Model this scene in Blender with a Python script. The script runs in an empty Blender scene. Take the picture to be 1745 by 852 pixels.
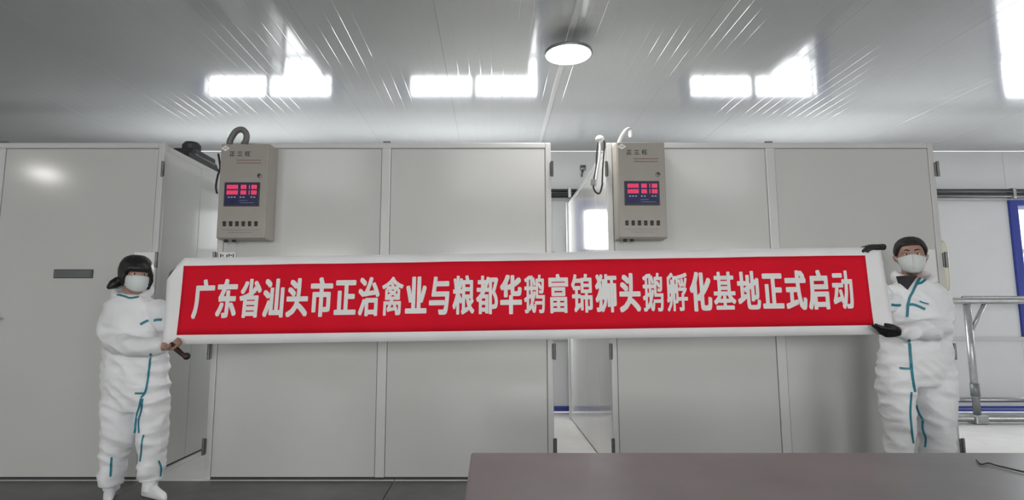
import bpy, bmesh, math, random
from mathutils import Vector, Matrix, noise
from mathutils.bvhtree import BVHTree

sc = bpy.context.scene
COL = sc.collection
random.seed(7)

# ------------------------------------------------------------------ camera
FPX, CX, CY = 960.0, 838.0, 426.0            # focal length in pixels, depth vanishing column, optical row
PITCH = math.radians(6.6)
CAMZ = 1.2
cam = bpy.data.cameras.new('camera')
cam.sensor_width = 36.0
cam.lens = FPX / 1745 * 36.0
cam.shift_x = (872.5 - CX) / 1745
cam.clip_start = 0.05
camo = bpy.data.objects.new('camera', cam)
COL.objects.link(camo)
camo.location = (0, 0, CAMZ)
camo.rotation_euler = (math.pi / 2 + PITCH, 0, 0)
sc.camera = camo

# ------------------------------------------------------------------ world, daylight, exposure
sc.view_settings.view_transform = 'Standard'
sc.view_settings.look = 'None'
sc.view_settings.gamma = 1.0
sc.view_settings.use_curve_mapping = False
sc.view_settings.exposure = 0.0
w = bpy.data.worlds.new('overcast_sky')
sc.world = w
w.use_nodes = True
bg = w.node_tree.nodes['Background']
bg.inputs[0].default_value = (0.93, 0.97, 1.0, 1)
bg.inputs[1].default_value = 3.0

BACK_L, BACK_LOW, REAR_L = 19.0, 6.5, 11.6


def window_light(name, x0, x1, z0, z1, y, facing, radiance, col=(0.96, 0.98, 1.0)):
    """Overcast daylight standing in a window opening; facing is the sign of Y it shines to."""
    l = bpy.data.lights.new(name, 'AREA')
    l.shape = 'RECTANGLE'
    l.size, l.size_y = x1 - x0, z1 - z0
    l.energy = radiance * math.pi * l.size * l.size_y
    l.color = col
    o = bpy.data.objects.new(name, l)
    COL.objects.link(o)
    o.location = ((x0 + x1) / 2, y, (z0 + z1) / 2)
    o.rotation_euler = (math.radians(90) * (1 if facing > 0 else -1), 0, 0)
    if facing < 0:
        o.rotation_euler = (-math.pi / 2, 0, 0)
    return o


BACKY, REARY, LEFTX, RIGHTX, CEIL = 7.2, -4.5, -8.2, 9.2, 3.34
WZ0, WZT, WZ1 = 1.02, 2.02, 2.58
BACKWIN = [(-3.86, -2.12), (-1.11, 0.63), (2.63, 4.37), (6.82, 8.56)]
REARWIN = [(-4.8, -3.1), (-1.0, 1.9), (4.3, 6.3)]
for i, (a, b) in enumerate(BACKWIN):
    window_light('daylight_back', a, b, WZT, WZ1, BACKY + 0.22, -1, BACK_L)
    window_light('daylight_back', a, b, WZ0, WZT, BACKY + 0.22, -1, BACK_LOW)
for a, b in REARWIN:
    window_light('daylight_rear', a, b, WZ0, WZ1, REARY - 0.22, 1, REAR_L, (1.0, 0.985, 0.955))


# ------------------------------------------------------------------ helpers
def ray(px, py):
    u, v = (px - CX) / FPX, (CY - py) / FPX
    c, s = math.cos(PITCH), math.sin(PITCH)
    return Vector((u, c - v * s, s + v * c))


def at(px, py, Y):
    d = ray(px, py)
    return Vector((0, 0, CAMZ)) + d * (Y / d.y)


def nodes_of(m):
    return m.node_tree.nodes, m.node_tree.links


def mat(name, col, rough=0.5, metal=0.0, spec=0.5, var=0.0, vscale=6.0, bump=0.0, bscale=40.0, stretch=(1, 1, 1),
        emit=None, estr=0.0, coat=0.0, trans=0.0):
    m = bpy.data.materials.new(name)
    m.use_nodes = True
    N, L = nodes_of(m)
    p = N['Principled BSDF']
    p.inputs['Base Color'].default_value = (*col, 1)
    p.inputs['Roughness'].default_value = rough
    p.inputs['Metallic'].default_value = metal
    p.inputs['Specular IOR Level'].default_value = spec
    p.inputs['Coat Weight'].default_value = coat
    if emit:
        p.inputs['Emission Color'].default_value = (*emit, 1)
        p.inputs['Emission Strength'].default_value = estr
    if var or bump:
        tc = N.new('ShaderNodeTexCoord')
        mp = N.new('ShaderNodeMapping')
        mp.inputs['Scale'].default_value = stretch
        L.new(tc.outputs['Object'], mp.inputs['Vector'])
    if var:
        n = N.new('ShaderNodeTexNoise')
        n.inputs['Scale'].default_value = vscale
        n.inputs['Detail'].default_value = 5
        r = N.new('ShaderNodeValToRGB')
        r.color_ramp.elements[0].position = 0.3
        r.color_ramp.elements[1].position = 0.7
        r.color_ramp.elements[0].color = (*[c * (1 - var) for c in col], 1)
        r.color_ramp.elements[1].color = (*[min(1, c * (1 + var)) for c in col], 1)
        L.new(mp.outputs[0], n.inputs['Vector'])
        L.new(n.outputs['Fac'], r.inputs[0])
        L.new(r.outputs[0], p.inputs['Base Color'])
    if bump:
        n2 = N.new('ShaderNodeTexNoise')
        n2.inputs['Scale'].default_value = bscale
        n2.inputs['Detail'].default_value = 3
        b = N.new('ShaderNodeBump')
        b.inputs['Strength'].default_value = bump
        b.inputs['Distance'].default_value = 0.01
        L.new(mp.outputs[0], n2.inputs['Vector'])
        L.new(n2.outputs['Fac'], b.inputs['Height'])
        L.new(b.outputs[0], p.inputs['Normal'])
    return m


def glass_mat():
    m = bpy.data.materials.new('window_glass')
    m.use_nodes = True
    N, L = nodes_of(m)
    N.remove(N['Principled BSDF'])
    t = N.new('ShaderNodeBsdfTransparent')
    g = N.new('ShaderNodeBsdfGlossy')
    g.inputs['Roughness'].default_value = 0.02
    mx = N.new('ShaderNodeMixShader')
    mx.inputs[0].default_value = 0.06
    L.new(t.outputs[0], mx.inputs[1])
    L.new(g.outputs[0], mx.inputs[2])
    L.new(mx.outputs[0], N['Material Output'].inputs[0])
    return m


M = {}
M['ceil'] = mat('painted_steel_ceiling', (0.57, 0.585, 0.58), 0.09, spec=0.6, var=0.03, vscale=1.2)
M['wall'] = mat('painted_steel_wall', (0.79, 0.795, 0.80), 0.32, var=0.02, vscale=2)
M['unit'] = mat('white_steel_panel', (0.70, 0.70, 0.68), 0.085, spec=0.55, var=0.02, vscale=1.5)
M['door'] = mat('white_steel_door', (0.61, 0.61, 0.592), 0.145, spec=0.45, var=0.02, vscale=1.5)
M['unit_frame'] = mat('white_aluminium_profile', (0.64, 0.64, 0.63), 0.3, spec=0.5, var=0.02)
M['seam'] = mat('dark_seam_rubber', (0.05, 0.05, 0.05), 0.7, var=0.2)
M['floor'] = mat('floor_slab_painted_shade', (0.085, 0.085, 0.083), 0.36, var=0.25, vscale=5, bump=0.05, bscale=90)  # mid grey slabs; foreground darkening is put into this colour
M['floor_painted_light'] = mat('floor_slab_painted_light', (0.76, 0.745, 0.72), 0.35, var=0.06, vscale=4)  # same slabs; window light behind the cabinets put into the pale colour
M['joint'] = mat('floor_joint', (0.30, 0.30, 0.29), 0.6, var=0.1)
M['blue'] = mat('blue_painted_frame', (0.035, 0.06, 0.36), 0.35, var=0.05)
M['sash'] = mat('white_sash', (0.8, 0.8, 0.8), 0.35, var=0.02)
M['glass'] = glass_mat()
M['dark'] = mat('dark_grey_plastic', (0.025, 0.025, 0.027), 0.45, var=0.2, vscale=20)
M['steel'] = mat('galvanised_steel', (0.45, 0.46, 0.46), 0.34, metal=0.85, var=0.1, vscale=25)
M['hinge'] = mat('hinge_zinc', (0.16, 0.16, 0.16), 0.35, metal=0.8, var=0.1, vscale=40)
M['box'] = mat('beige_powder_coat', (0.36, 0.34, 0.305), 0.38, var=0.03, vscale=8, bump=0.03, bscale=300)
M['screen'] = mat('display_blue', (0.018, 0.022, 0.10), 0.25, var=0.3, vscale=12)
M['bezel'] = mat('display_bezel', (0.03, 0.03, 0.038), 0.4, var=0.1)
M['digit'] = mat('red_digit', (0.5, 0.03, 0.08), 0.4, emit=(1.0, 0.10, 0.22), estr=0.5)
M['label_ink'] = mat('pale_label_ink', (0.45, 0.52, 0.58), 0.6, var=0.05)
M['ink'] = mat('black_ink', (0.05, 0.045, 0.045), 0.6, var=0.1)
M['redink'] = mat('faded_red_ink', (0.27, 0.19, 0.16), 0.6, var=0.2, vscale=200)
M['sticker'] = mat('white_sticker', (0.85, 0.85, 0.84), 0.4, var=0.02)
M['hose'] = mat('grey_corrugated_hose', (0.17, 0.17, 0.165), 0.5, var=0.1, vscale=30)
M['hose_white'] = mat('white_hose', (0.72, 0.72, 0.72), 0.4, var=0.05, vscale=30)
M['cloth'] = mat('white_banner_cloth', (0.90, 0.90, 0.91), 0.75, var=0.03, vscale=4, bump=0.05, bscale=200)
M['red'] = mat('red_banner_print', (0.78, 0.010, 0.030), 0.8, spec=0.15, var=0.06, vscale=3, bump=0.03, bscale=200)
M['letter'] = mat('white_banner_lettering', (0.90, 0.895, 0.88), 0.7, spec=0.2, var=0.03, vscale=8)
M['suit'] = mat('white_nonwoven_suit', (0.88, 0.885, 0.905), 0.6, var=0.02, vscale=6, bump=0.35, bscale=14, stretch=(1, 1, 1.8))
M['tape'] = mat('teal_seam_tape', (0.02, 0.22, 0.29), 0.5, var=0.15, vscale=12)
M['skin'] = mat('skin', (0.42, 0.25, 0.19), 0.5, var=0.08, vscale=20)
M['hair'] = mat('black_hair', (0.009, 0.008, 0.008), 0.45, var=0.4, vscale=60, bump=0.4, bscale=80, stretch=(1, 1, 0.25))
M['hair_brown'] = mat('dark_hair', (0.014, 0.011, 0.010), 0.5, var=0.4, vscale=60, bump=0.4, bscale=80, stretch=(1, 1, 0.25))
M['mask'] = mat('surgical_mask', (0.66, 0.71, 0.71), 0.65, var=0.03, vscale=10, bump=0.08, bscale=60, stretch=(0.3, 0.3, 4))
M['respirator'] = mat('respirator_mask', (0.68, 0.71, 0.70), 0.6, var=0.03, vscale=10)
M['eye'] = mat('eye_white', (0.7, 0.68, 0.66), 0.25)
M['iris'] = mat('dark_iris', (0.012, 0.008, 0.006), 0.15)
M['glove'] = mat('black_glove', (0.010, 0.010, 0.011), 0.5, var=0.2, vscale=40, bump=0.2, bscale=120)
M['shirt'] = mat('dark_shirt', (0.03, 0.03, 0.035), 0.8, var=0.2, vscale=30)
M['rod'] = mat('dark_wood_rod', (0.035, 0.020, 0.015), 0.45, var=0.3, vscale=30)
M['tabletop'] = mat('brushed_steel_top', (0.245, 0.238, 0.24), 0.38, metal=0.0, spec=0.3, var=0.12, vscale=3, stretch=(1, 1, 1))
M['lampbody'] = mat('lamp_housing_grey', (0.22, 0.24, 0.24), 0.4, metal=0.5, var=0.1)
M['lampglow'] = mat('lamp_diffuser', (0.9, 0.9, 0.9), 0.4, emit=(1.0, 0.99, 0.97), estr=9.0)
M['cream'] = mat('cream_plastic', (0.72, 0.70, 0.58), 0.4, var=0.03)
M['slot'] = mat('vent_grey', (0.10, 0.105, 0.10), 0.5, var=0.1)
M['wire'] = mat('dark_cable', (0.02, 0.02, 0.02), 0.5, var=0.2, vscale=30)


class MB:
    """Collects geometry (world coordinates) for one mesh object."""

    def __init__(s):
        s.v, s.f = [], []

    def box(s, x0, x1, y0, y1, z0, z1, c=0.0):
        """Box with chamfered vertical+horizontal edges of size c."""
        if c <= 0:
            b = len(s.v)
            s.v += [Vector(p) for p in ((x0, y0, z0), (x1, y0, z0), (x1, y1, z0), (x0, y1, z0),
                                        (x0, y0, z1), (x1, y0, z1), (x1, y1, z1), (x0, y1, z1))]
            s.f += [tuple(b + i for i in q) for q in ((0, 3, 2, 1), (4, 5, 6, 7), (0, 1, 5, 4), (1, 2, 6, 5), (2, 3, 7, 6), (3, 0, 4, 7))]
            return s
        bm = bmesh.new()
        bmesh.ops.create_cube(bm, size=1)
        for v in bm.verts:
            v.co = Vector((x0 + (v.co.x + .5) * (x1 - x0), y0 + (v.co.y + .5) * (y1 - y0), z0 + (v.co.z + .5) * (z1 - z0)))
        bmesh.ops.bevel(bm, geom=bm.edges[:], offset=c, segments=2, affect='EDGES', profile=0.5)
        return s.add_bm(bm)

    def add_bm(s, bm, mtx=None):
        b = len(s.v)
        bm.verts.ensure_lookup_table()
        for v in bm.verts:
            s.v.append((mtx @ v.co) if mtx else v.co.copy())
        for f in bm.faces:
            s.f.append(tuple(b + v.index for v in f.verts))
        bm.free()
        return s

    def rings(s, rings, closed=True, cap=True):
        """rings: list of equal-length point lists."""
        b = len(s.v)
        n = len(rings[0])
        for r in rings:
            s.v += [Vector(p) for p in r]
        for i in range(len(rings) - 1):
            for j in range(n if closed else n - 1):
                k = (j + 1) % n
                s.f.append((b + i * n + j, b + i * n + k, b + (i + 1) * n + k, b + (i + 1) * n + j))
        if cap and closed:
            s.f.append(tuple(b + j for j in reversed(range(n))))
            s.f.append(tuple(b + (len(rings) - 1) * n + j for j in range(n)))
        return s

    def ell(s, lst, n=20):
        """loft of horizontal ellipses: (center, rx, ry)"""
        return s.rings([[(c[0] + rx * math.cos(2 * math.pi * j / n), c[1] + ry * math.sin(2 * math.pi * j / n), c[2]) for j in range(n)]
                        for c, rx, ry in lst])

    def tube(s, pts, rad, n=10, cap=True):
        pts = [Vector(p) for p in pts]
        if not isinstance(rad, (list, tuple)):
            rad = [rad] * len(pts)
        up = None
        R = []
        for i, p in enumerate(pts):
            d = (pts[min(i + 1, len(pts) - 1)] - pts[max(i - 1, 0)]).normalized()
            if up is None:
                up = Vector((0, 0, 1)) if abs(d.z) < .9 else Vector((1, 0, 0))
            a = d.cross(up).normalized()
            up = a.cross(d).normalized()
            R.append([p + (a * math.cos(2 * math.pi * j / n) + up * math.sin(2 * math.pi * j / n)) * rad[i] for j in range(n)])
        return s.rings(R, cap=cap)

    def lathe(s, prof, c, n=32):
        """prof: (r, z) around vertical axis at c"""
        return s.rings([[(c[0] + r * math.cos(2 * math.pi * j / n), c[1] + r * math.sin(2 * math.pi * j / n), c[2] + z) for j in range(n)]
                        for r, z in prof])

    def ball(s, c, r, n=14):
        rr = r if isinstance(r, (tuple, list)) else (r, r, r)
        k = n // 2
        return s.rings([[(c[0] + rr[0] * math.sin(t) * math.cos(2 * math.pi * j / n), c[1] + rr[1] * math.sin(t) * math.sin(2 * math.pi * j / n), c[2] - rr[2] * math.cos(t))
                         for j in range(n)] for t in [0.02 + (math.pi - .04) * i / k for i in range(k + 1)]])

    def mesh(s, name, origin=(0, 0, 0)):
        o = Vector(origin)
        me = bpy.data.meshes.new(name)
        me.from_pydata([v - o for v in s.v], [], s.f)
        bm = bmesh.new()
        bm.from_mesh(me)
        bmesh.ops.recalc_face_normals(bm, faces=bm.faces[:])
        bm.to_mesh(me)
        bm.free()
        return me

    def build(s, name, m, parent=None, smooth=False, origin=None):
        org = world_loc(parent) if parent else Vector(origin or (0, 0, 0))
        return link(name, s.mesh(name, org), m, parent, smooth, None if parent else org)


LOC = {}


def world_loc(o):
    return LOC.get(o.name, Vector((0, 0, 0)))


def link(name, me, m, parent=None, smooth=False, loc=None):
    """me is in coordinates relative to the parent's origin (parents are never rotated)."""
    o = bpy.data.objects.new(name, me)
    COL.objects.link(o)
    if m and not me.materials:
        me.materials.append(M[m] if isinstance(m, str) else m)
    if smooth:
        for p in me.polygons:
            p.use_smooth = True
        if smooth == 'auto':
            me.set_sharp_from_angle(angle=math.radians(35))
    if parent:
        o.parent = parent
        LOC[o.name] = world_loc(parent)
    else:
        o.location = loc if loc is not None else (0, 0, 0)
        LOC[o.name] = Vector(o.location)
    return o


def empty(name, loc):
    o = bpy.data.objects.new(name, None)
    COL.objects.link(o)
    o.empty_display_size = 0.1
    o.location = loc
    LOC[o.name] = Vector(loc)
    return o


def tag(o, label=None, cat=None, group=None, kind=None):
    if label:
        o['label'] = label
    if cat:
        o['category'] = cat
    if group:
        o['group'] = group
    if kind:
        o['kind'] = kind
    return o


def smooth_path(pts, k=6):
    """Catmull-Rom through points."""
    P = [Vector(p) for p in pts]
    P = [P[0] * 2 - P[1]] + P + [P[-1] * 2 - P[-2]]
    out = []
    for i in range(1, len(P) - 2):
        for j in range(k):
            t = j / k
            a, b, c, d = P[i - 1], P[i], P[i + 1], P[i + 2]
            out.append(0.5 * ((2 * b) + (c - a) * t + (2 * a - 5 * b + 4 * c - d) * t * t + (3 * b - a - 3 * c + d) * t ** 3))
    out.append(P[-2].copy())
    return out


def remeshed(mb, name, voxel, smooth=3, factor=0.5, origin=(0, 0, 0)):
    """Voxel-blend the collected shapes into one continuous surface."""
    o = bpy.data.objects.new('tmp', mb.mesh('tmp', origin))
    COL.objects.link(o)
    r = o.modifiers.new('r', 'REMESH')
    r.mode = 'VOXEL'
    r.voxel_size = voxel
    if smooth:
        k = o.modifiers.new('s', 'SMOOTH')
        k.factor = factor
        k.iterations = smooth
    dg = bpy.context.evaluated_depsgraph_get()
    me = bpy.data.meshes.new_from_object(o.evaluated_get(dg))
    me.name = name
    bpy.data.objects.remove(o)
    return me


# ------------------------------------------------------------------ the room shell
FRONTY = 4.295                                  # front plane of the incubators
JX = -0.714                                     # a floor joint in view
fl = MB().box(LEFTX, RIGHTX, REARY, BACKY, -0.12, -0.012).build('floor', 'joint')
tag(fl, 'slab floor, shade painted into the aisle colour, window light into the pale part behind the cabinets', kind='structure')


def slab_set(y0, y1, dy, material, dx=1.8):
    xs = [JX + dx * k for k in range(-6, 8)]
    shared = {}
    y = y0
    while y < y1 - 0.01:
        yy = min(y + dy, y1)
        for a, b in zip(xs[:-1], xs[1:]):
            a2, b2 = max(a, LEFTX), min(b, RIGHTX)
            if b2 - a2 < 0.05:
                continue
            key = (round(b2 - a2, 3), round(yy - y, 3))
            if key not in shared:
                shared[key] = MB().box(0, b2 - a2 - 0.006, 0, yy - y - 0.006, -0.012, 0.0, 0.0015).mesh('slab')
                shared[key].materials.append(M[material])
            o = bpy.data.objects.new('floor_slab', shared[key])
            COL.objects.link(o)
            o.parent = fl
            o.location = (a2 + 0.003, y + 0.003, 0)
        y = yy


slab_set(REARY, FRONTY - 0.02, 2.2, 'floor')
slab_set(FRONTY - 0.02, BACKY, 1.5, 'floor_painted_light')

# ceiling: ribbed steel panels laid along the depth of the hall
ce = MB().box(LEFTX, RIGHTX, REARY, BACKY, CEIL + 0.012, CEIL + 0.1).build('ceiling', 'seam')
tag(ce, 'glossy white ribbed steel panel ceiling', kind='structure')
PW = 1.0


def ceiling_panel_mesh(width):
    prof = [(0.0007, 0.012), (0.0007, 0.001), (0.0017, 0.0)]
    n = max(1, int(round(width / 0.1)))
    for i in range(1, n):
        x = width * i / n
        prof += [(x - 0.004, 0.0), (x - 0.0015, 0.0006), (x + 0.0015, 0.0006), (x + 0.004, 0.0)]
    prof += [(width - 0.0017, 0.0), (width - 0.0007, 0.001), (width - 0.0007, 0.012)]
    mb = MB()
    mb.rings([[(x, REARY, CEIL + z) for x, z in prof], [(x, BACKY, CEIL + z) for x, z in prof]], closed=False, cap=False)
    me = mb.mesh('ceiling_panel')
    me.materials.append(M['ceil'])
    return me


cp = ceiling_panel_mesh(PW)
x = 0.6 - PW * 9
first_x = LEFTX
k = 0
while x < RIGHTX - 0.02:
    a = max(x, LEFTX)
    b = min(x + PW, RIGHTX)
    me = cp if abs((b - a) - PW) < 1e-4 else ceiling_panel_mesh(b - a)
    if b - a > 0.03:
        o = bpy.data.objects.new('ceiling_panel', me)
        COL.objects.link(o)
        o.parent = ce
        o.location = (a, 0, 0)
    x += PW
# cover strip over the joint that carries the lamp
MB().box(0.578, 0.622, REARY, BACKY - 0.01, CEIL - 0.012, CEIL + 0.001, 0.003).build('cover_strip', 'unit_frame', ce)

# back wall panels, cut around the windows
wb = MB().box(LEFTX, RIGHTX, BACKY + 0.40, BACKY + 0.44, -0.1, 0.9).build('wall_back', 'wall')
tag(wb, 'white steel panel back wall with a row of windows', kind='structure')


def wall_with_windows(parent, y, wins, sgn, names):
    """panels between y and y+sgn*0.1, window openings left free"""
    edges = sorted([LEFTX, RIGHTX] + [e for a, b in wins for e in (a - 0.12, b + 0.12)])
    y0, y1 = sorted((y, y + sgn * 0.1))
    for a, b in zip(edges[:-1], edges[1:]):
        is_win = any(abs(a - (p - 0.12)) < 1e-6 for p, q in wins)
        n = max(1, int(round((b - a) / 1.0)))
        for i in range(n):
            p, q = a + (b - a) * i / n, a + (b - a) * (i + 1) / n
            rows = [(0, WZ0 - 0.1), (WZ1 + 0.1, CEIL)] if is_win else [(0, WZ0 - 0.1), (WZ0 - 0.1, WZ1 + 0.1), (WZ1 + 0.1, CEIL)]
            for r0, r1 in rows:
                MB().box(p + 0.002, q - 0.002, y0, y1, r0 + 0.002, r1 - 0.002, 0.003).build('wall_panel', 'wall', parent)


wall_with_windows(wb, BACKY, BACKWIN, 1, None)
wr = MB().box(LEFTX, RIGHTX, REARY - 0.44, REARY - 0.40, -0.1, 0.9).build('wall_front', 'wall')
tag(wr, 'white panel wall behind the photographer', kind='structure')
wall_with_windows(wr, REARY, REARWIN, -1, None)
tag(MB().box(LEFTX - 0.1, LEFTX, REARY, BACKY, 0, CEIL).build('wall_left', 'wall'), 'white panel wall on the left', kind='structure')
tag(MB().box(RIGHTX, RIGHTX + 0.1, REARY, BACKY, 0, CEIL).build('wall_right', 'wall'), 'white panel wall on the right', kind='structure')
tag(MB().box(LEFTX, RIGHTX, BACKY - 0.02, BACKY, 0.02, 0.075, 0.004).build('baseboard_back', 'blue'), 'blue painted skirting along the back wall', kind='structure')
tag(MB().box(LEFTX, RIGHTX, BACKY - 0.03, BACKY, WZ0 - 0.14, WZ0 - 0.09, 0.006).build('trim_1', 'unit_frame'), 'pale rail along the back wall under the windows', kind='structure')


def window(idx, a, b, y, sgn, blue=True):
    r = empty('window_%d' % idx, ((a + b) / 2, y, WZ0))
    tag(r, 'bright window with blue surround and white sashes', kind='structure')
    y0, y1 = sorted((y - sgn * 0.03, y + sgn * 0.1))
    m = MB()
    m.box(a - 0.12, a - 0.02, y0, y1, WZ0 - 0.1, WZ1 + 0.1)
    m.box(b + 0.02, b + 0.12, y0, y1, WZ0 - 0.1, WZ1 + 0.1)
    m.box(a - 0.02, b + 0.02, y0, y1, WZ1 + 0.03, WZ1 + 0.1)
    m.box(a - 0.02, b + 0.02, y0, y1, WZ0 - 0.1, WZ0 - 0.03)
    m.build('surround', 'blue', r)
    y2, y3 = sorted((y + sgn * 0.02, y + sgn * 0.08))
    mid = (a + b) / 2
    s = MB()
    s.box(a - 0.02, a + 0.03, y2, y3, WZ0 - 0.03, WZ1 + 0.03)
    s.box(b - 0.03, b + 0.02, y2, y3, WZ0 - 0.03, WZ1 + 0.03)
    s.box(a + 0.03, b - 0.03, y2, y3, WZ1 - 0.02, WZ1 + 0.03)
    s.box(a + 0.03, b - 0.03, y2, y3, WZ0 - 0.03, WZ0 + 0.03)
    s.box(mid - 0.03, mid + 0.03, y2, y3, WZ0 + 0.03, WZ1 - 0.02)
    s.box(a + 0.03, mid - 0.03, y2, y3, WZT - 0.03, WZT + 0.03)
    s.box(mid + 0.03, b - 0.03, y2, y3, WZT - 0.03, WZT + 0.03)
    s.build('sash', 'sash', r)
    yc = y + sgn * 0.05
    for p, q in ((a + 0.03, mid - 0.03), (mid + 0.03, b - 0.03)):
        for z0, z1 in ((WZ0 + 0.03, WZT - 0.03), (WZT + 0.03, WZ1 - 0.02)):
            MB().box(p, q, yc - 0.003, yc + 0.003, z0, z1).build('pane', 'glass', r)


n = 1
for a, b in BACKWIN:
    window(n, a, b, BACKY, 1)
    n += 1
for a, b in REARWIN:
    window(n, a, b, REARY, -1)
    n += 1

# black cable trunking on the back wall above the windows
tr = empty('cable_trunking', (0, BACKY, 2.76))
tag(tr, 'black twin cable trunking along the back wall above the windows', 'trunking')
MB().tube([(LEFTX + .1, BACKY - 0.07, 2.795), (RIGHTX - .1, BACKY - 0.07, 2.795)], 0.022, 12).build('conduit', 'dark', tr, True)
MB().tube([(LEFTX + .1, BACKY - 0.07, 2.735), (RIGHTX - .1, BACKY - 0.07, 2.735)], 0.03, 12).build('conduit', 'dark', tr, True)
for i in range(12):
    xx = LEFTX + 0.6 + i * 1.43
    MB().box(xx, xx + 0.04, BACKY - 0.1, BACKY, 2.70, 2.83, 0.004).build('bracket', 'steel', tr)


# ------------------------------------------------------------------ incubator cabinets
UTOP, UDEPTH, UW = 2.545, 2.42, 2.55


def hinge(parent, x, y, z, s):
    h = MB()
    h.box(x - 0.012, x + 0.012, y - 0.012, y + 0.002, z - 0.055, z + 0.055, 0.004)
    h.tube([(x + s * 0.004, y - 0.016, z - 0.06), (x + s * 0.004, y - 0.016, z + 0.06)], 0.011, 10)
    h.build('hinge', 'hinge', parent)


def cabinet(x0, label, x1=None, skip=None):
    x1 = x1 or x0 + UW
    y0, y1 = FRONTY, FRONTY + UDEPTH
    r = empty('incubator_cabinet', ((x0 + x1) / 2, (y0 + y1) / 2, 0))
    tag(r, label, 'incubator', 'walk-in incubator cabinets')
    P = 0.045                                               # profile width
    MB().box(x0 + 0.035, x1 - 0.035, y0 + 0.012, y1 - 0.012, 0.016, UTOP - 0.012).build('carcass', 'seam', r)
    MB().box(x0 + 0.028, x1 - 0.028, y0 + 0.015, y1 - 0.01, 0.0, 0.018).build('plinth', 'seam', r)
    for xa in (x0, x1 - P):
        for ya in (y0, y1 - P):
            MB().box(xa, xa + P, ya, ya + P, 0.0, UTOP, 0.006).build('corner_post', 'unit_frame', r)
    xm = (x0 + x1) / 2
    MB().box(xm - 0.035, xm + 0.035, y0 - 0.004, y0 + 0.04, 0.018, UTOP - P, 0.006).build('centre_post', 'unit_frame', r)
    MB().box(x0 + P, x1 - P, y0, y0 + P, UTOP - P, UTOP, 0.006).build('top_rail', 'unit_frame', r)
    MB().box(x0 + P, x1 - P, y1 - P, y1, UTOP - P, UTOP, 0.006).build('top_rail', 'unit_frame', r)
    for a, b, e in ((x0 + P + 0.003, xm - 0.038, -1), (xm + 0.038, x1 - P - 0.003, 1)):
        d = MB().box(a, b, y0 + 0.003, y0 + 0.03, 0.020, UTOP - P - 0.003, 0.004).build('door', 'door', r)
        hx = x0 - 0.003 if e < 0 else x1 + 0.003
        for z in (0.24, 0.93, 1.62, 2.33):
            if (e, z) != skip:
                hinge(d, hx, y0 - 0.001, z, e)
    for xs_, e in ((x0 + 0.022, 1), (x1 - 0.022 - 0.014, -1)):
        cuts = [y0 + P, y0 + 0.62, y0 + 1.35, y1 - P]
        for a, b in zip(cuts[:-1], cuts[1:]):
            MB().box(xs_, xs_ + 0.014, a + 0.002, b - 0.002, 0.014, UTOP - P, 0.003).build('side_panel', 'unit', r)
        MB().box(xs_ - (0 if e > 0 else .02), xs_ + 0.014 + (.02 if e > 0 else 0), y0 + P, y1 - P, UTOP - P, UTOP, 0.005).build('top_rail', 'unit', r)
    MB().box(xm - .028, xm + .028, y0 + .005, y0 + .035, UTOP, UTOP + .014, .003).build('top_clip', 'hinge', r)
    for i in range(3):
        a = x0 + P + (x1 - x0 - 2 * P) * i / 3
        b = x0 + P + (x1 - x0 - 2 * P) * (i + 1) / 3
        MB().box(a + 0.003, b - 0.003, y0 + P, y1 - P, UTOP - 0.014, UTOP - 0.004, 0.002).build('roof_panel', 'unit', r)
    return r


U1 = cabinet(-5.116, 'white steel incubator cabinet at far left with a small grey door vent', -2.566)
U2 = cabinet(-2.112, 'white steel double incubator cabinet in the middle, behind the left half of the banner', 0.462, (-1, 2.33))
U3 = cabinet(0.898, 'white steel double incubator cabinet behind the right half of the banner', 3.460)

# vent on the left cabinet
va, vb = at(93, 459, FRONTY), at(158, 474, FRONTY)
vg = MB().box(va.x, vb.x, FRONTY - 0.008, FRONTY + 0.006, vb.z, va.z, 0.003).build('vent_grille', 'slot', U1)
for i in range(4):
    z = vb.z + 0.008 + (va.z - vb.z - 0.016) * (i + 0.5) / 4
    MB().box(va.x + 0.008, vb.x - 0.008, FRONTY - 0.013, FRONTY - 0.005, z - 0.0045, z + 0.003).build('slat', 'lampbody', vg)
# door handle at the very left
hp = at(1, 543, FRONTY)
hh = MB()
hh.box(hp.x - 0.09, hp.x - 0.01, FRONTY - 0.01, FRONTY + 0.004, hp.z - 0.05, hp.z + 0.05, 0.004)
hh.tube([(hp.x - 0.05, FRONTY - 0.008, hp.z), (hp.x - 0.05, FRONTY - 0.05, hp.z), (hp.x + 0.02, FRONTY - 0.055, hp.z)], 0.011, 10)
hh.build('handle', 'hinge', U1, True)
# cream latch cover near the right edge of the right cabinet
lp0, lp1 = at(1606, 405, FRONTY - .03), at(1617, 500, FRONTY - .03)
lc = MB()
lc.rings([[(3.475 + 0.035 * math.cos(t) * s_, FRONTY + 0.05 - 0.07 * math.sin(t) * s_, z) for t in [math.pi * j / 10 for j in range(11)]]
          for z, s_ in ((lp1.z, .2), (lp1.z + 0.03, .8), (lp1.z + 0.08, 1), (lp0.z - 0.08, 1), (lp0.z - 0.03, .8), (lp0.z, .2))], closed=True)
lc.build('latch_cover', 'cream', U3, 'auto')


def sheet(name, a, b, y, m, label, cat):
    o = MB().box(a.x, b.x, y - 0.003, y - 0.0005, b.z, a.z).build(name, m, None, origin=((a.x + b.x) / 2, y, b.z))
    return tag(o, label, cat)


sheet('white_patch', at(229, 430, FRONTY), at(263, 492, FRONTY), FRONTY + .002, 'sticker', 'white paper notice on the cabinet door behind the left worker\'s head', 'patch')  # plain white rectangle on the door beside the left head
sheet('white_patch', at(1566, 425, FRONTY), at(1598, 480, FRONTY), FRONTY + .002, 'sticker', 'white paper notice on the cabinet door behind the right worker\'s head', 'patch')  # plain white rectangle on the door beside the right head
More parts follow.
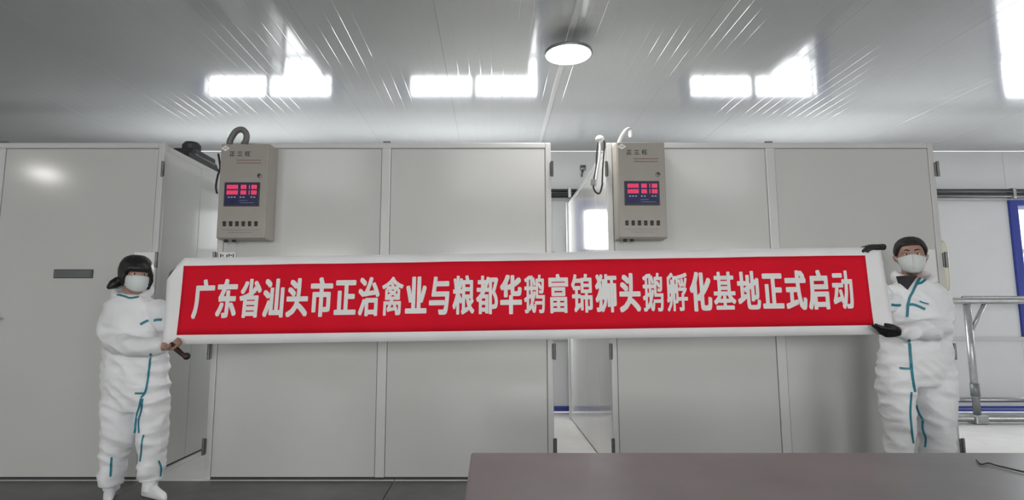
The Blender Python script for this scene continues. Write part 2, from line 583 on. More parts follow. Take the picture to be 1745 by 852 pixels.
# small label above the banner
sa, sb = at(374, 430, FRONTY), at(402, 441, FRONTY)
st = sheet('sticker_label', sa, sb, FRONTY - .004, 'sticker', 'small white sticker with worn black print above the banner\'s left end', 'sticker')
mk = MB()
for i in range(7):
    xx = sa.x + 0.01 + i * 0.016
    if i != 2:
        mk.box(xx, xx + 0.009, FRONTY - 0.0085, FRONTY - 0.007, sb.z + 0.012 + (i % 3) * 0.004, sa.z - 0.012 - (i % 2) * 0.006)
tag(mk.build('print', 'ink', st), kind='stuff')


# ------------------------------------------------------------------ text
def glyph_polys(ch, sx, sy, off):
    """Filled outline of one character in units of (sx, sy) per em; returns (verts2d, faces)."""
    c = bpy.data.curves.new('g', 'FONT')
    c.body = ch
    c.resolution_u = 3
    o = bpy.data.objects.new('g', c)
    COL.objects.link(o)
    dg = bpy.context.evaluated_depsgraph_get()
    cv = o.to_curve(dg, apply_modifiers=False).copy()
    o.to_curve_clear()
    for sp in cv.splines:
        for b in sp.bezier_points:
            for at_ in ('handle_left_type', 'handle_right_type'):
                setattr(b, at_, 'FREE')
        for b in sp.bezier_points:
            b.co = (b.co.x * sx, b.co.y * sy, 0)
            b.handle_left = (b.handle_left.x * sx, b.handle_left.y * sy, 0)
            b.handle_right = (b.handle_right.x * sx, b.handle_right.y * sy, 0)
    cv.dimensions = '2D'
    cv.fill_mode = 'BOTH'
    cv.offset = off
    cv.resolution_u = 3
    o2 = bpy.data.objects.new('g2', cv)
    COL.objects.link(o2)
    dg = bpy.context.evaluated_depsgraph_get()
    me = o2.evaluated_get(dg).to_mesh()
    V = [(v.co.x, v.co.y) for v in me.vertices]
    F = [tuple(p.vertices) for p in me.polygons]
    o2.evaluated_get(dg).to_mesh_clear()
    bpy.data.objects.remove(o2)
    bpy.data.objects.remove(o)
    bpy.data.curves.remove(c)
    return V, F


# ------------------------------------------------------------------ control boxes
def control_box(xa, xb, za, zb, label, brand):
    """xa..xb, za (bottom)..zb (top) of the front; hangs on the cabinet front."""
    yb = FRONTY - 0.005
    yf = yb - 0.17
    r = empty('control_box', ((xa + xb) / 2, yb, za))
    tag(r, label, 'control box', 'incubator control boxes')
    MB().box(xa, xb, yf + 0.02, yb, za, zb, 0.006).build('case', 'box', r)
    d = MB().box(xa + 0.004, xb - 0.004, yf, yf + 0.018, za + 0.006, zb - 0.006, 0.005).build('door', 'box', r)
    W, H = xb - xa, zb - za
    fx = lambda u: xa + W * u
    fz = lambda v: zb - H * v
    y = yf
    # display
    s = MB().box(fx(.13), fx(.85), y - 0.008, y + 0.002, fz(.665), fz(.415), 0.003).build('display', 'bezel', d)
    MB().box(fx(.16), fx(.82), y - 0.0105, y - 0.007, fz(.65), fz(.43)).build('screen', 'screen', s)
    SEG = {'a': (0, 1, 1, 1), 'b': (1, 1, 1, .5), 'c': (1, .5, 1, 0), 'd': (0, 0, 1, 0), 'e': (0, 0, 0, .5), 'f': (0, .5, 0, 1), 'g': (0, .5, 1, .5)}
    ON = {'8': 'abcdefg', '3': 'abgcd', '1': 'bc', '7': 'abc', '0': 'abcdef', '5': 'afgcd'}
    yy = y - 0.0135
    dw, dh, tk = 0.018, 0.030, 0.0058
    for row, vtop in ((0, .445), (1, .503)):
        for u0, txt in ((.185, '8888'), (.47, '88'), (.60, '1'), (.685, '88')):
            for i, chh in enumerate(txt):
                ox, oz = fx(u0) + i * (dw + 0.0032) + (0.002), fz(vtop) - dh
                mb = MB()
                for sg in ON[chh]:
                    p = SEG[sg]
                    ax, az, bx_, bz = ox + p[0] * (dw - tk), oz + p[1] * (dh - tk), ox + p[2] * (dw - tk), oz + p[3] * (dh - tk)
                    mb.box(min(ax, bx_), max(ax, bx_) + tk, yy, yy + 0.003, min(az, bz), max(az, bz) + tk)
                mb.build('digit', 'digit', s)
    lm = MB()
    for u0, nn in ((.22, 3), (.46, 2), (.68, 2)):
        for i in range(nn):
            lm.box(fx(u0) + i * 0.022, fx(u0) + i * 0.022 + 0.013, yy + 0.001, yy + 0.003, fz(.578), fz(.567))
    lm.box(fx(.45), fx(.62), yy + .001, yy + 0.003, fz(.608), fz(.606))
    lm.box(fx(.47), fx(.76), yy + .001, yy + 0.003, fz(.632), fz(.630))
    tag(lm.build('screen_print', 'label_ink', s), kind='stuff')
    # switches
    for i in range(6):
        cx, cz = fx(.165 + i * .128), fz(.845)
        b = MB().box(cx - 0.012, cx + 0.012, y - 0.006, y + 0.002, cz - 0.019, cz + 0.019, 0.003).build('switch', 'dark', d)
        mm = MB()
        mm.rings([[(cx - 0.009 + 0.018 * j, y - 0.0055 - dy, cz + zz) for j in (0, 1) for (zz, dy) in ([(z1, d1)] if True else [])] for z1, d1 in ((-0.014, 0.002), (0.0, 0.005), (0.014, 0.009))], closed=False, cap=False)
        mm.build('rocker', 'dark', b)
    # lock
    cx, cz = fx(.83), fz(.345)
    lk = MB()
    lk.rings([[(cx + rr * math.cos(2 * math.pi * j / 20), y - dd, cz + rr * math.sin(2 * math.pi * j / 20)) for j in range(20)] for rr, dd in ((.017, -.001), (.017, .006), (.013, .008), (.007, .008), (.006, .004))])
    lk.build('lock', 'hinge', d, 'auto')
    MB().box(cx - 0.002, cx + 0.002, y - 0.0095, y - 0.003, cz - 0.009, cz + 0.009).build('keyhole', 'ink', d)
    # diamond sticker
    cx, cz = fx(.10), fz(.055)
    dm = MB()
    dm.rings([[(cx - .033, q, cz), (cx, q, cz - .022), (cx + .033, q, cz), (cx, q, cz + .022)] for q in (y + 0.001, y - 0.002)])
    dmo = dm.build('diamond_sticker', 'sticker', d)
    mk = MB()
    mk.box(cx - .013, cx - .003, y - 0.003, y - 0.002, cz - .002, cz + .006)
    mk.box(cx + .003, cx + .013, y - 0.003, y - 0.002, cz - .002, cz + .006)
    mk.build('sticker_print', 'lampbody', dmo)
    # maker's lettering
    lt = MB()
    for i, chh in enumerate(brand):
        V, F = glyph_polys(chh, 0.042, 0.042, 0.0)
        for q, (ex, ez) in enumerate(((-.0011, 0), (.0011, 0), (0, -.0011), (0, .0011))):
            b0 = len(lt.v)
            ox, oz = fx(.19) + i * 0.058 + ex, fz(.135) + ez
            lt.v += [Vector((ox + p[0], y - 0.0015 - q * .00005, oz + p[1])) for p in V]
            lt.f += [tuple(b0 + k for k in f) for f in F]
    lt.build('lettering', 'ink', d)
    tx = MB()
    for v0, u0, u1 in ((.175, .34, .86), (.205, .34, .86)):
        uu = u0
        while uu < u1 - .02:
            ww = random.uniform(.018, .03)
            tx.box(fx(uu), fx(uu + ww), y - 0.0016, y + .001, fz(v0 + .012), fz(v0))
            uu += ww + .006
    tag(tx.build('small_print', 'redink', d), kind='stuff')
    tx = MB()
    for v0, u0, u1 in ((.905, .12, .86), (.932, .25, .72)):
        uu = u0
        while uu < u1 - .02:
            ww = random.uniform(.015, .03)
            tx.box(fx(uu), fx(uu + ww), y - 0.0016, y + .001, fz(v0 + .009), fz(v0))
            uu += ww + .01
    tag(tx.build('small_print', 'lampbody', d), kind='stuff')
    MB().tube([(fx(.15), y + 0.05, za + 0.004), (fx(.15), y + 0.05, za - 0.02)], 0.014, 10).build('cable_gland', 'dark', r, True)
    MB().tube([(fx(.3), y + 0.06, za + 0.004), (fx(.3), y + 0.06, za - 0.016)], 0.014, 10).build('cable_gland', 'dark', r, True)
    return r


CBY = FRONTY - 0.175
p0, p1 = at(381, 244, CBY), at(455, 407, CBY)
control_box(p0.x - 0.02, p0.x + 0.345, p1.z, p0.z, 'beige control box with red digits on the middle cabinet, under the grey hose', '正三旺')
p2, p3 = at(1051, 241, CBY), at(1139, 406, CBY)
control_box(p2.x, p2.x + 0.362, p3.z, p2.z, 'beige control box with red digits on the right cabinet, under the white hose', '正三旺')


def hose(name, pts, r, m, label, ribs=True, k=10):
    P = smooth_path(pts, k)
    rad = [r * (1 + (0.12 if i % 2 else -0.04)) for i in range(len(P))] if ribs else [r] * len(P)
    o = MB().tube(P, rad, 12).build(name, m, None, True, origin=P[0])
    return tag(o, label, 'hose')


hy = FRONTY - 0.09
hose('corrugated_hose', [at(391, 246, hy), at(393, 238, hy), at(402, 224, hy), at(413, 221, hy), at(420, 229, hy), at(419, 240, hy), at(415, 247, hy + .02)],
     0.022, 'hose', 'grey corrugated hose looping over the left control box', k=8)
hose('flexible_hose', [at(1054, 246, hy), at(1057, 237, hy), at(1064, 225, hy), at(1070, 220, hy + .04), at(1074, 222, hy + .14), at(1074, 232, hy + .25)],
     0.013, 'hose_white', 'thin white hose rising behind the right control box', k=8)

# cables hanging down the left side of the right cabinet
cy = FRONTY + 0.02
cb = empty('cable_bundle', (at(1022, 240, cy).x, cy, 2.4))
tag(cb, 'loose black and white cables hanging at the right cabinet\'s top left corner', 'cables')
MB().tube(smooth_path([at(1024, 234, cy), at(1030, 243, cy), at(1029, 262, cy), at(1027, 290, cy), at(1026, 318, cy)], 5), 0.006, 8).build('cable', 'wire', cb, True)
MB().tube(smooth_path([at(1020, 240, cy), at(1017, 262, cy), at(1016, 285, cy), at(1011, 312, cy), at(1014, 326, cy), at(1022, 329, cy), at(1027, 312, cy)], 5), 0.007, 8).build('cable', 'wire', cb, True)
MB().tube(smooth_path([at(1022, 238, cy - .01), at(1022, 265, cy - .01), at(1018, 290, cy - .01), at(1014, 318, cy - .01)], 5), 0.010, 8).build('cable', 'hose_white', cb, True)
MB().ball(at(1022, 237, cy), (0.035, 0.03, 0.03)).build('junction_cap', 'hose_white', cb, True)
c0 = at(1011, 310, cy)
MB().box(c0.x - .018, c0.x + .018, cy - .02, cy + .02, c0.z - .03, c0.z + .02, .004).build('connector', 'lampbody', cb)
# black cable behind the left control box
k0 = smooth_path([at(372, 262, FRONTY - .03), at(375, 285, FRONTY - .03), at(371, 300, FRONTY - .03), at(368, 318, FRONTY - .03), at(370, 330, FRONTY - .02)], 5)
o = MB().tube(k0, 0.008, 8).build('power_cable', 'wire', None, True, origin=k0[0])
tag(o, 'short black cable dangling beside the left control box', 'cable')
# small wall hook in the gap
wk = at(994, 291, BACKY)
o = MB()
o.box(wk.x - .04, wk.x + .03, BACKY - .03, BACKY, wk.z, wk.z + .07, .006)
o.tube([(wk.x - .01, BACKY - .02, wk.z + .01), (wk.x - .025, BACKY - .05, wk.z - .05), (wk.x - .03, BACKY - .04, wk.z - .09)], .012, 8)
tag(o.build('wall_hook', 'hinge', None, True, origin=(wk.x, BACKY, wk.z)), 'small grey hook on the back wall seen between the two cabinets', 'hook')

# black gear motor on the left cabinet's roof
mo = empty('gear_motor', (-2.72, 4.95, UTOP))
tag(mo, 'black gear motor on the roof edge of the left cabinet', 'motor')
MB().box(-2.86, -2.60, 4.72, 5.22, UTOP, UTOP + 0.05, .006).build('base_plate', 'dark', mo)
MB().box(-2.80, -2.60, 4.80, 5.18, UTOP + .05, UTOP + 0.115, .015).build('gearbox', 'dark', mo)
MB().lathe([(.075, 0), (.078, .03), (.078, .06), (.06, .085), (.02, .09)], (-2.70, 4.93, UTOP + .11), 24).build('motor_can', 'dark', mo, 'auto')
MB().tube([(-2.63, 5.1, UTOP + .09), (-2.62, 5.22, UTOP + .07), (-2.63, 5.32, UTOP + .012), (-2.66, 5.6, UTOP + .01)], .008, 8).build('lead', 'wire', mo, True)

# ------------------------------------------------------------------ ceiling lamp
def ceiling_lamp(x, y, label, power):
    z = 3.225
    r = empty('ceiling_lamp', (x, y, z))
    tag(r, label, 'lamp', 'round ceiling lamps')
    MB().lathe([(.184, 0), (.188, .012), (.186, .022), (.15, .03), (.09, .036), (.05, .05), (.03, .055)], (x, y, z), 48).build('housing', 'lampbody', r, 'auto')
    MB().lathe([(.002, -.012), (.08, -.011), (.14, -.007), (.176, .0), (.178, .006)], (x, y, z), 48).build('diffuser', 'lampglow', r, True)
    MB().tube([(x, y, z + .05), (x, y, CEIL - .012)], .014, 12).build('stem', 'unit_frame', r, True)
    l = bpy.data.lights.new('lamp_light', 'AREA')
    l.shape = 'DISK'
    l.size = .34
    l.energy = power
    l.color = (1, .98, .95)
    lo = bpy.data.objects.new('lamp_light', l)
    COL.objects.link(lo)
    lo.parent = r
    lo.location = (0, 0, -.016)
    return r


ceiling_lamp(0.60, 4.21, 'round white lamp glowing under the ceiling above the gap between cabinets', 25)
ceiling_lamp(-6.4, 0.7, 'round white lamp glowing over the left end of the aisle', 25)

# ------------------------------------------------------------------ pipe rack at right
def pipe(parent, a, b, r=.03, name='rail', m='steel'):
    return MB().tube([a, b], r, 14).build(name, m, parent, True)


RY = 6.45
top = at(1650, 513, RY).z
lx = at(1660, 650, RY).x
rk = empty('pipe_rack', (lx + 1.2, RY, 0))
tag(rk, 'galvanised pipe rack standing beside the right cabinet', 'rack')
pipe(rk, (lx - .45, RY, top), (8.6, RY, top), .035)
pipe(rk, (lx + .25, RY + .35, top + .05), (8.6, RY + .35, top + .05), .02)
for dx in (0, 2.4):
    l = pipe(rk, (lx + dx, RY, .10), (lx + dx, RY, top - .03), .036, 'leg')
    pipe(rk, (lx + dx + .2, RY, top - .03), (lx + dx + .01, RY, top - .36), .022, 'brace')
    MB().box(lx + dx - .07, lx + dx + .07, RY - .07, RY + .07, 0, .10, .012).build('foot', 'steel', rk)
    MB().tube([(lx + dx, RY, .30), (lx + dx, RY, .44)], .044, 14).build('sleeve', 'lampbody', rk, True)
pipe(rk, (lx - .45, RY, .06), (8.6, RY, .06), .04, 'base_rail')
pipe(rk, (lx - .45, RY + .4, .20), (8.6, RY + .4, .20), .03, 'base_rail')
MB().box(lx - .1, 8.6, RY + .16, RY + .30, .11, .125, .003).build('shelf_plate', 'blue', rk)

# ------------------------------------------------------------------ foreground worktable
TZ, TY1, TY0 = 0.76, 0.0, 0.78
d_ = ray(803, 771)
TY1 = (TZ - CAMZ) / (d_.z / d_.y)
TX0 = at(803, 771, TY1).x
TX1 = 2.55
tb = empty('worktable', ((TX0 + TX1) / 2, (TY0 + TY1) / 2, 0))
tag(tb, 'grey steel worktable across the bottom right foreground', 'table')
MB().box(TX0, TX1, TY0, TY1, TZ - .035, TZ, .006).build('tabletop', 'tabletop', tb)
MB().box(TX0 + .06, TX1 - .06, TY0 + .06, TY1 - .06, TZ - .10, TZ - .034, .004).build('apron', 'steel', tb)
for xx in (TX0 + .07, TX1 - .12):
    for yy in (TY0 + .07, TY1 - .12):
        MB().box(xx, xx + .05, yy, yy + .05, 0.0, TZ - .099, .004).build('leg', 'steel', tb)
MB().box(TX0 + .1, TX1 - .1, TY0 + .1, TY1 - .1, .2, .225, .003).build('lower_shelf', 'steel', tb)


def on_table(px, py):
    d = ray(px, py)
    t = (TZ + .004 - CAMZ) / d.z
    return Vector((0, 0, CAMZ)) + d * t


wp = smooth_path([on_table(1664, 784), on_table(1672, 791), on_table(1684, 789), on_table(1698, 793), on_table(1715, 797), on_table(1745, 804), on_table(1790, 812)], 5)
tag(MB().tube(wp, .0022, 8).build('thin_wire', 'wire', None, True, origin=wp[0]), 'thin dark wire lying on the worktable at far right', 'wire')

# ------------------------------------------------------------------ banner
RTL, RTR, RBL, RBR = (313, 453), (1475, 435), (300, 571), (1490, 554)


def banner_point(s, t, off=0.0):
    px = (RTL[0] + (RTR[0] - RTL[0]) * s) * (1 - t) + (RBL[0] + (RBR[0] - RBL[0]) * s) * t
    py = (RTL[1] + (RTR[1] - RTL[1]) * s) * (1 - t) + (RBL[1] + (RBR[1] - RBL[1]) * s) * t
    Y = 3.60 - 0.05 * s
    p = at(px, py, Y)
    wv = 0.007 * math.sin(2 * math.pi * 4.3 * s + 1.2 * t) + 0.005 * math.sin(2 * math.pi * 9.1 * s - 0.8 * t + 1) + 0.004 * math.sin(3 * t + 5 * s)
    p.y += wv - off
    return p


def cloth_patch(sl, sr, t0, t1, off0, off1, ns, nt):
    """Sheet between surface offsets off0 (back) and off1 (front); sl, sr give the side bounds at t."""
    mb = MB()
    R = []
    for i in range(ns + 1):
        f = i / ns
        row = []
        for j in range(nt + 1):
            t = t0 + (t1 - t0) * j / nt
            row.append(banner_point(sl(t) + (sr(t) - sl(t)) * f, t, off1))
        for j in range(nt, -1, -1):
            t = t0 + (t1 - t0) * j / nt
            row.append(banner_point(sl(t) + (sr(t) - sl(t)) * f, t, off0))
        R.append(row)
    mb.rings(R)
    return mb


def left_edge(t):
    if t < 0.13:
        return 0.0 - 0.022 * max(0.0, (t + 0.11) / 0.24)
    return -0.022 + 0.004 * (t - .13)


bn = cloth_patch(left_edge, lambda t: 1.0235 + 0.004 * t, -0.115, 1.135, 0.0, 0.002, 150, 12).build(
    'banner', 'cloth', None, True, origin=banner_point(.5, 1.13))
tag(bn, 'long white banner with a red field and white lettering held across the cabinets', 'banner')
cloth_patch(lambda t: 0.0, lambda t: 1.0, 0.0, 1.0, 0.0022, 0.0034, 150, 8).build('red_field', 'red', bn, True)
TEXT = '广东省汕头市正治禽业与粮都华鹅富锦狮头鹅孵化基地正式启动'
DENSE = {'禽': 1.0, '粮': 1.3, '都': 1.3, '鹅': 0.9, '富': 1.3, '锦': 1.1, '狮': 1.3, '孵': 0.9, '基': 1.3, '治': 1.6, '省': 1.6, '地': 1.5, '动': 1.5}
for i, ch in enumerate(TEXT):
    V, F = glyph_polys(ch, 37.0, 69.0, 0.0)
    bold = DENSE.get(ch, 1.9)
    sc_ = (346 + 40.37 * i - 306.5) / 1176
    mb = MB()
    for q in range(9):                              # heavy strokes: the outline thickened in eight directions
        ox, oy = (bold * math.cos(q * math.pi / 4) * (1 if q % 2 == 0 else 1.25), bold * math.sin(q * math.pi / 4) * (1 if q % 2 == 0 else 1.25)) if q < 8 else (0, 0)
        b0 = len(mb.v)
        for gx, gy in V:
            mb.v.append(banner_point(sc_ + (gx + ox - 18.5) / 1176, 0.487 - (gy + oy - 0.375 * 69) / 118, 0.0052 + 0.00004 * q))
        mb.f += [tuple(b0 + k for k in f) for f in F]
    mb.build('character', 'letter', bn)

# ------------------------------------------------------------------ people
HEAD = [(-.118, -.050, .022, .022), (-.110, -.048, .036, .036), (-.095, -.042, .047, .048), (-.07, -.026, .059, .068), (-.04, -.010, .067, .084),
        (-.01, 0, .072, .092), (.02, .003, .075, .097), (.05, .005, .075, .097), (.078, .007, .067, .087), (.098, .008, .051, .066), (.112, .008, .028, .036), (.116, .008, .008, .01)]


def head_ring(z):
    z = max(HEAD[0][0], min(HEAD[-1][0], z))
    for a, b in zip(HEAD[:-1], HEAD[1:]):
        if a[0] <= z <= b[0]:
            f = (z - a[0]) / (b[0] - a[0])
            return [a[i] + (b[i] - a[i]) * f for i in (1, 2, 3)]


def head_surf(ang, z, off=0.0):
    """ang 0 = face direction (-y), positive to image right (+x)."""
    yc, rx, ry = head_ring(z)
    return Vector(((rx + off) * math.sin(ang), yc - (ry + off) * math.cos(ang), z))


def hand_tubes(mb, wrist, d, n, curl, s=1.0, thumb_side=1, thumb_curl=0.5, fat=1.0, tout=1.0):
    """Palm and five fingers: d points to the fingers, n out of the palm."""
    d = Vector(d).normalized()
    n = Vector(n)
    n = (n - d * n.dot(d)).normalized()
    t = d.cross(n) * thumb_side
    W = Vector(wrist)
    kn = [(.030, .082), (.010, .088), (-.010, .084), (-.029, .075)]
    ln = [(.040, .025, .020), (.044, .028, .021), (.041, .026, .020), (.032, .020, .018)]
    for (tx, ty), L, c in zip(kn, ln, curl):
        base = W + (t * tx + d * ty) * s
        mb.tube([W + t * tx * .6 * s, W + (t * tx * .85 + d * ty * .5) * s, base], [.014 * s * fat, .0145 * s * fat, .0125 * s * fat], 10)
        p, ang = base, 0
        pts = [base - d * .006 * s]
        for i, l in enumerate(L):
            ang += c * (0.8, 1.1, 0.8)[i]
            p = p + (d * math.cos(ang) + n * math.sin(ang)) * l * s
            pts.append(p)
        mb.tube(pts, [.0105 * s * fat, .0098 * s * fat, .0088 * s * fat, .0072 * s * fat], 10)
    b = W + (t * .026 + d * .022) * s
    p1 = b + (t * .030 * tout + d * .026 + n * .010) * s
    p2 = p1 + (t * .012 * (2 * tout - 1) + d * .026 + n * .022 * thumb_curl * 2) * s
    p3 = p2 + (-t * .006 + d * .018 + n * .020 * thumb_curl * 2) * s
    mb.tube([b, p1, p2, p3], [.015 * s * fat, .0125 * s * fat, .0105 * s * fat, .008 * s * fat], 10)
    mb.tube([W - d * .03 * s, W + d * .01 * s], [.026 * s, .026 * s], 12)


def wrinkle(me, root, amp, seed):
    """cloth folds: displace along normals with stretched noise"""
    me.update()
    nrm = [v.normal.copy() for v in me.vertices]
    for v, nn in zip(me.vertices, nrm):
        p = v.co
        q = Vector((p.x * 5 + seed, p.y * 5, p.z * 11 + 0.9 * math.sin(p.x * 9)))
        q2 = Vector((p.x * 13 + 3 * p.z + seed, p.y * 12, p.z * 26))
        r = 1 - abs(noise.noise(q)) * 2
        v.co = p + nn * (amp * (r - .5) + amp * .45 * noise.noise(q2))
    me.update()


def person(spec):
    Y = spec['Y']
    foot = at(spec['cx'], 600, Y)
    root = empty('person', (foot.x, Y, 0))
    tag(root, spec['label'], 'person', 'workers holding the banner')
    O = Vector((foot.x, Y, 0))
    hwm = lambda hw, py, yy=Y: (at(CX + hw, py, yy).x - at(CX, py, yy).x)

    def ring(px, py, hw, ry, dy=0.0, k=1.0):
        hw = hw - 4
        c = at(px, py, Y + dy)
        return (c, hwm(hw, py) * k, ry * k)

    hc = at(*spec['head'], Y + spec.get('head_dy', -.02))          # head centre
    S = spec.get('head_scale', 1.0)
    yaw = spec.get('yaw', 0.0)
    HM = Matrix.Translation(hc) @ Matrix.Rotation(yaw, 4, 'Z') @ Matrix.Rotation(spec.get('tilt', 0.0), 4, 'Y') @ Matrix.Scale(S, 4)
    # ---- body: one continuous mesh (head, neck, trunk, limbs, bare hand)
    b = MB()
    n = 28
    b.rings([[HM @ head_surf(2 * math.pi * j / n, z) for j in range(n)] for z, *_ in HEAD])
    b.tube([HM @ Vector(p) for p in ((0, -.088, .022), (0, -.091, .0), (0, -.099, -.026), (0, -.090, -.036))], [.007 * S, .009 * S, .0125 * S, .008 * S], 10)
    for sx in (-1, 1):
        b.tube([HM @ Vector((sx * .072, .008, -.035)), HM @ Vector((sx * .080, .012, -.015)), HM @ Vector((sx * .083, .014, .008)), HM @ Vector((sx * .074, .010, .024))], [.006 * S, .011 * S, .014 * S, .008 * S], 10)
        b.tube([HM @ Vector((sx * .014, -.091, .026)), HM @ Vector((sx * .034, -.086, .031)), HM @ Vector((sx * .054, -.070, .026))], .008 * S, 8)
    nk = spec['torso'][0]
    nkc = at(nk[0], nk[1], Y)
    b.tube([HM @ Vector((0, .02, -.06)), HM @ Vector((0, .022, -.12)), nkc + Vector((0, 0.01, -.03))], [.056 * S, .054, .062], 16)
    b.ell([ring(*r, k=.80) for r in spec['torso'][0:]], 20)
    for lg in spec['legs']:
        b.ell([ring(*r, k=.72) for r in lg[:-1]], 16)
    for arm in spec['arms']:
        P = [at(p[0], p[1], p[2]) for p in arm]
        b.tube(P, [p[3] * .72 for p in arm], 12)
    for h in spec['hands']:
        if h['bare']:
            hand_tubes(b, at(*h['at']), h['d'], h['n'], h['curl'], h.get('s', .95), h['thumb'])
    body = link('body', remeshed(b, 'body', .0055, 3, .5, O), 'skin', root, True)
    # ---- coverall
    c = MB()
    c.ell([ring(*r) for r in spec['torso']], 28)
    for lg in spec['legs']:
        c.ell([ring(*r) for r in lg], 24)
    for arm in spec['arms']:
        P = smooth_path([at(p[0], p[1], p[2]) for p in arm], 5)
        rr = [p[3] for p in arm]
        R = []
        for i in range(len(P)):
            f = i / 5
            k = min(int(f), len(rr) - 2)
            R.append(rr[k] + (rr[k + 1] - rr[k]) * (f - k))
        c.tube(P, R, 16)
    me = remeshed(c, 'coverall', .009, 7, .5, O)
    wrinkle(me, root, spec.get('fold', .014), spec['seed'])
    cov = link('coverall', me, 'suit', root, True)
    bvh = BVHTree.FromPolygons([v.co + O for v in me.vertices], [tuple(p.vertices) for p in me.polygons])
    # collar / folded hood around the neck
    hd = MB()
    cc = at(nk[0], nk[1] + 2, Y + .015)
    n = 36
    R = []
    for k in range(12):
        th = 2 * math.pi * k / 12
        row = []
        for j in range(n):
            a = 2 * math.pi * j / n
            front = max(0.0, math.cos(a))
            rad = .088 + .028 * math.cos(th)
            zz = .026 * math.sin(th) * (1 + .7 * (1 - front)) - .030 * front ** 2 + .020 * (1 - front) + .006 * math.sin(5 * a + spec['seed'])
            row.append(cc + Vector((rad * 1.12 * math.sin(a), -rad * 1.0 * math.cos(a), zz)))
        R.append(row)
    R.append(R[0])
    hd.rings(R, cap=False)
    link('hood_collar', remeshed(hd, 'hood_collar', .007, 4, .5, O), 'suit', root, True)
    # ---- hair
    hr = MB()
    n, m = 48, 14
    front_z, side_z, back_z, th = spec['hairline']

    def hz(a):
        a = abs((a + math.pi) % (2 * math.pi) - math.pi)
        if a < .75:
            return front_z + spec.get('part', 0.0) * math.cos(a * 4)
        if a < 1.25:
            return front_z + (side_z - front_z) * (a - .75) / .5
        if a < 1.9:
            return side_z
        return side_z + (back_z - side_z) * min(1, (a - 1.9) / .5)

    R = []
    for k in range(m + 1):
        row = []
        f = k / m
        for j in range(n):
            a = 2 * math.pi * j / n
            z0 = hz(a)
            z = z0 + (.115 - z0) * f
            zz = min(z, .1155)
            thick = th * (0.35 + .65 * min(1, f * 3.5 + .25)) + .004 * noise.noise(Vector((math.sin(a) * 4, math.cos(a) * 4, f * 6 + spec['seed'])))
            p = head_surf(a, zz, thick)
            p.z += th * 1.0 * f ** 3
            row.append(HM @ p)
        R.append(row)
    inner = [[HM @ head_surf(2 * math.pi * j / n, hz(2 * math.pi * j / n) + .004, -.006) for j in range(n)]]
    hr.rings(inner + R)
    for lk in spec.get('locks', []):
        hr.tube([HM @ Vector(p) for p in lk[0]], [r * S for r in lk[1]], 12)
    link('hair', remeshed(hr, 'hair', .006, 2, .5, O), spec['hair_mat'], root, True)
    # ---- eyes and brows
    for sx in (-1, 1):
        e = MB()
        ec = head_surf(sx * .42, .010, -.004)
        e.ball((0, 0, 0), (.0135 * S, .009 * S, .0062 * S), 12)
        e.v = [HM @ (v / S + ec) for v in e.v]
        eo = e.build('eye', 'eye', body, True)
        i_ = MB()
        i_.ball((0, 0, 0), (.0058 * S, .004 * S, .0058 * S), 10)
        i_.v = [HM @ (v / S + ec + Vector((0, -.0065, 0))) for v in i_.v]
        i_.build('iris', 'iris', body, True)
        br = MB()
        br.tube([HM @ head_surf(sx * a, z, .005) for a, z in ((.16, .033), (.38, .039), (.62, .034))], [.0035 * S, .0042 * S, .002 * S], 8)
        br.build('eyebrow', spec['hair_mat'], body, True)
    # ---- mask
    mk = MB()
    R = []
    zt, zb = spec['mask']
    na, nz = 28, 14
    A = 1.28
    for k in range(nz + 1):
        f = k / nz
        row = []
        for j in range(na + 1):
            a = -A + 2 * A * j / na
            ca = math.cos(a / A * math.pi / 2)
            top = zt + .014 * ca ** 3 * spec.get('peak', 1)
            bot = zb + .030 * (1 - ca ** .8)
            z = bot + (top - bot) * f
            bulge = .006 + spec['bulge'] * ca ** 1.3 * (math.sin(math.pi * (.12 + .80 * f)) ** .8)
            p = head_surf(a, max(z, -.10), bulge)
            p.z = z
            if z < -.10:
                p.y += (-.10 - z) * .9
            row.append(HM @ p)
        R.append(row)
    mk.rings(R, closed=False, cap=False)
    me = mk.mesh('mask', O)
    mo_ = link('mask', me, spec['mask_mat'], root, True)
    sm = mo_.modifiers.new('thickness', 'SOLIDIFY')
    sm.thickness = .003
    for sx in (-1, 1):
        for zf, ez in ((zt - .012, .012), (zb + .040, -.028)):
            P = [HM @ head_surf(sx * 1.22, zf, .008), HM @ head_surf(sx * 1.42, (zf + ez) / 2, .009), HM @ (head_surf(sx * 1.6, ez, .010))]
            MB().tube(P, .0022, 6).build('ear_loop', 'sticker', mo_, True)
    if spec.get('seam'):
        P = [HM @ (head_surf(0, zb + .02 + (zt - zb - .012) * i / 8, .0085 + spec['bulge'] * math.sin(math.pi * (.12 + .8 * (i / 8 * .9 + .08))) ** .8)) for i in range(9)]
        MB().tube(P, .002, 6).build('mask_seam', spec['mask_mat'], mo_, True)
    # ---- gloves / shoes
    for h in spec['hands']:
        if not h['bare']:
            g = MB()
            hand_tubes(g, at(*h['at']), h['d'], h['n'], h['curl'], h.get('s', 1.05), h['thumb'], h.get('tc', .5), h.get('fat', 1.3), h.get('tout', .5))
            link('glove', remeshed(g, 'glove', .0045, 3, .5, O), 'glove', root, True)
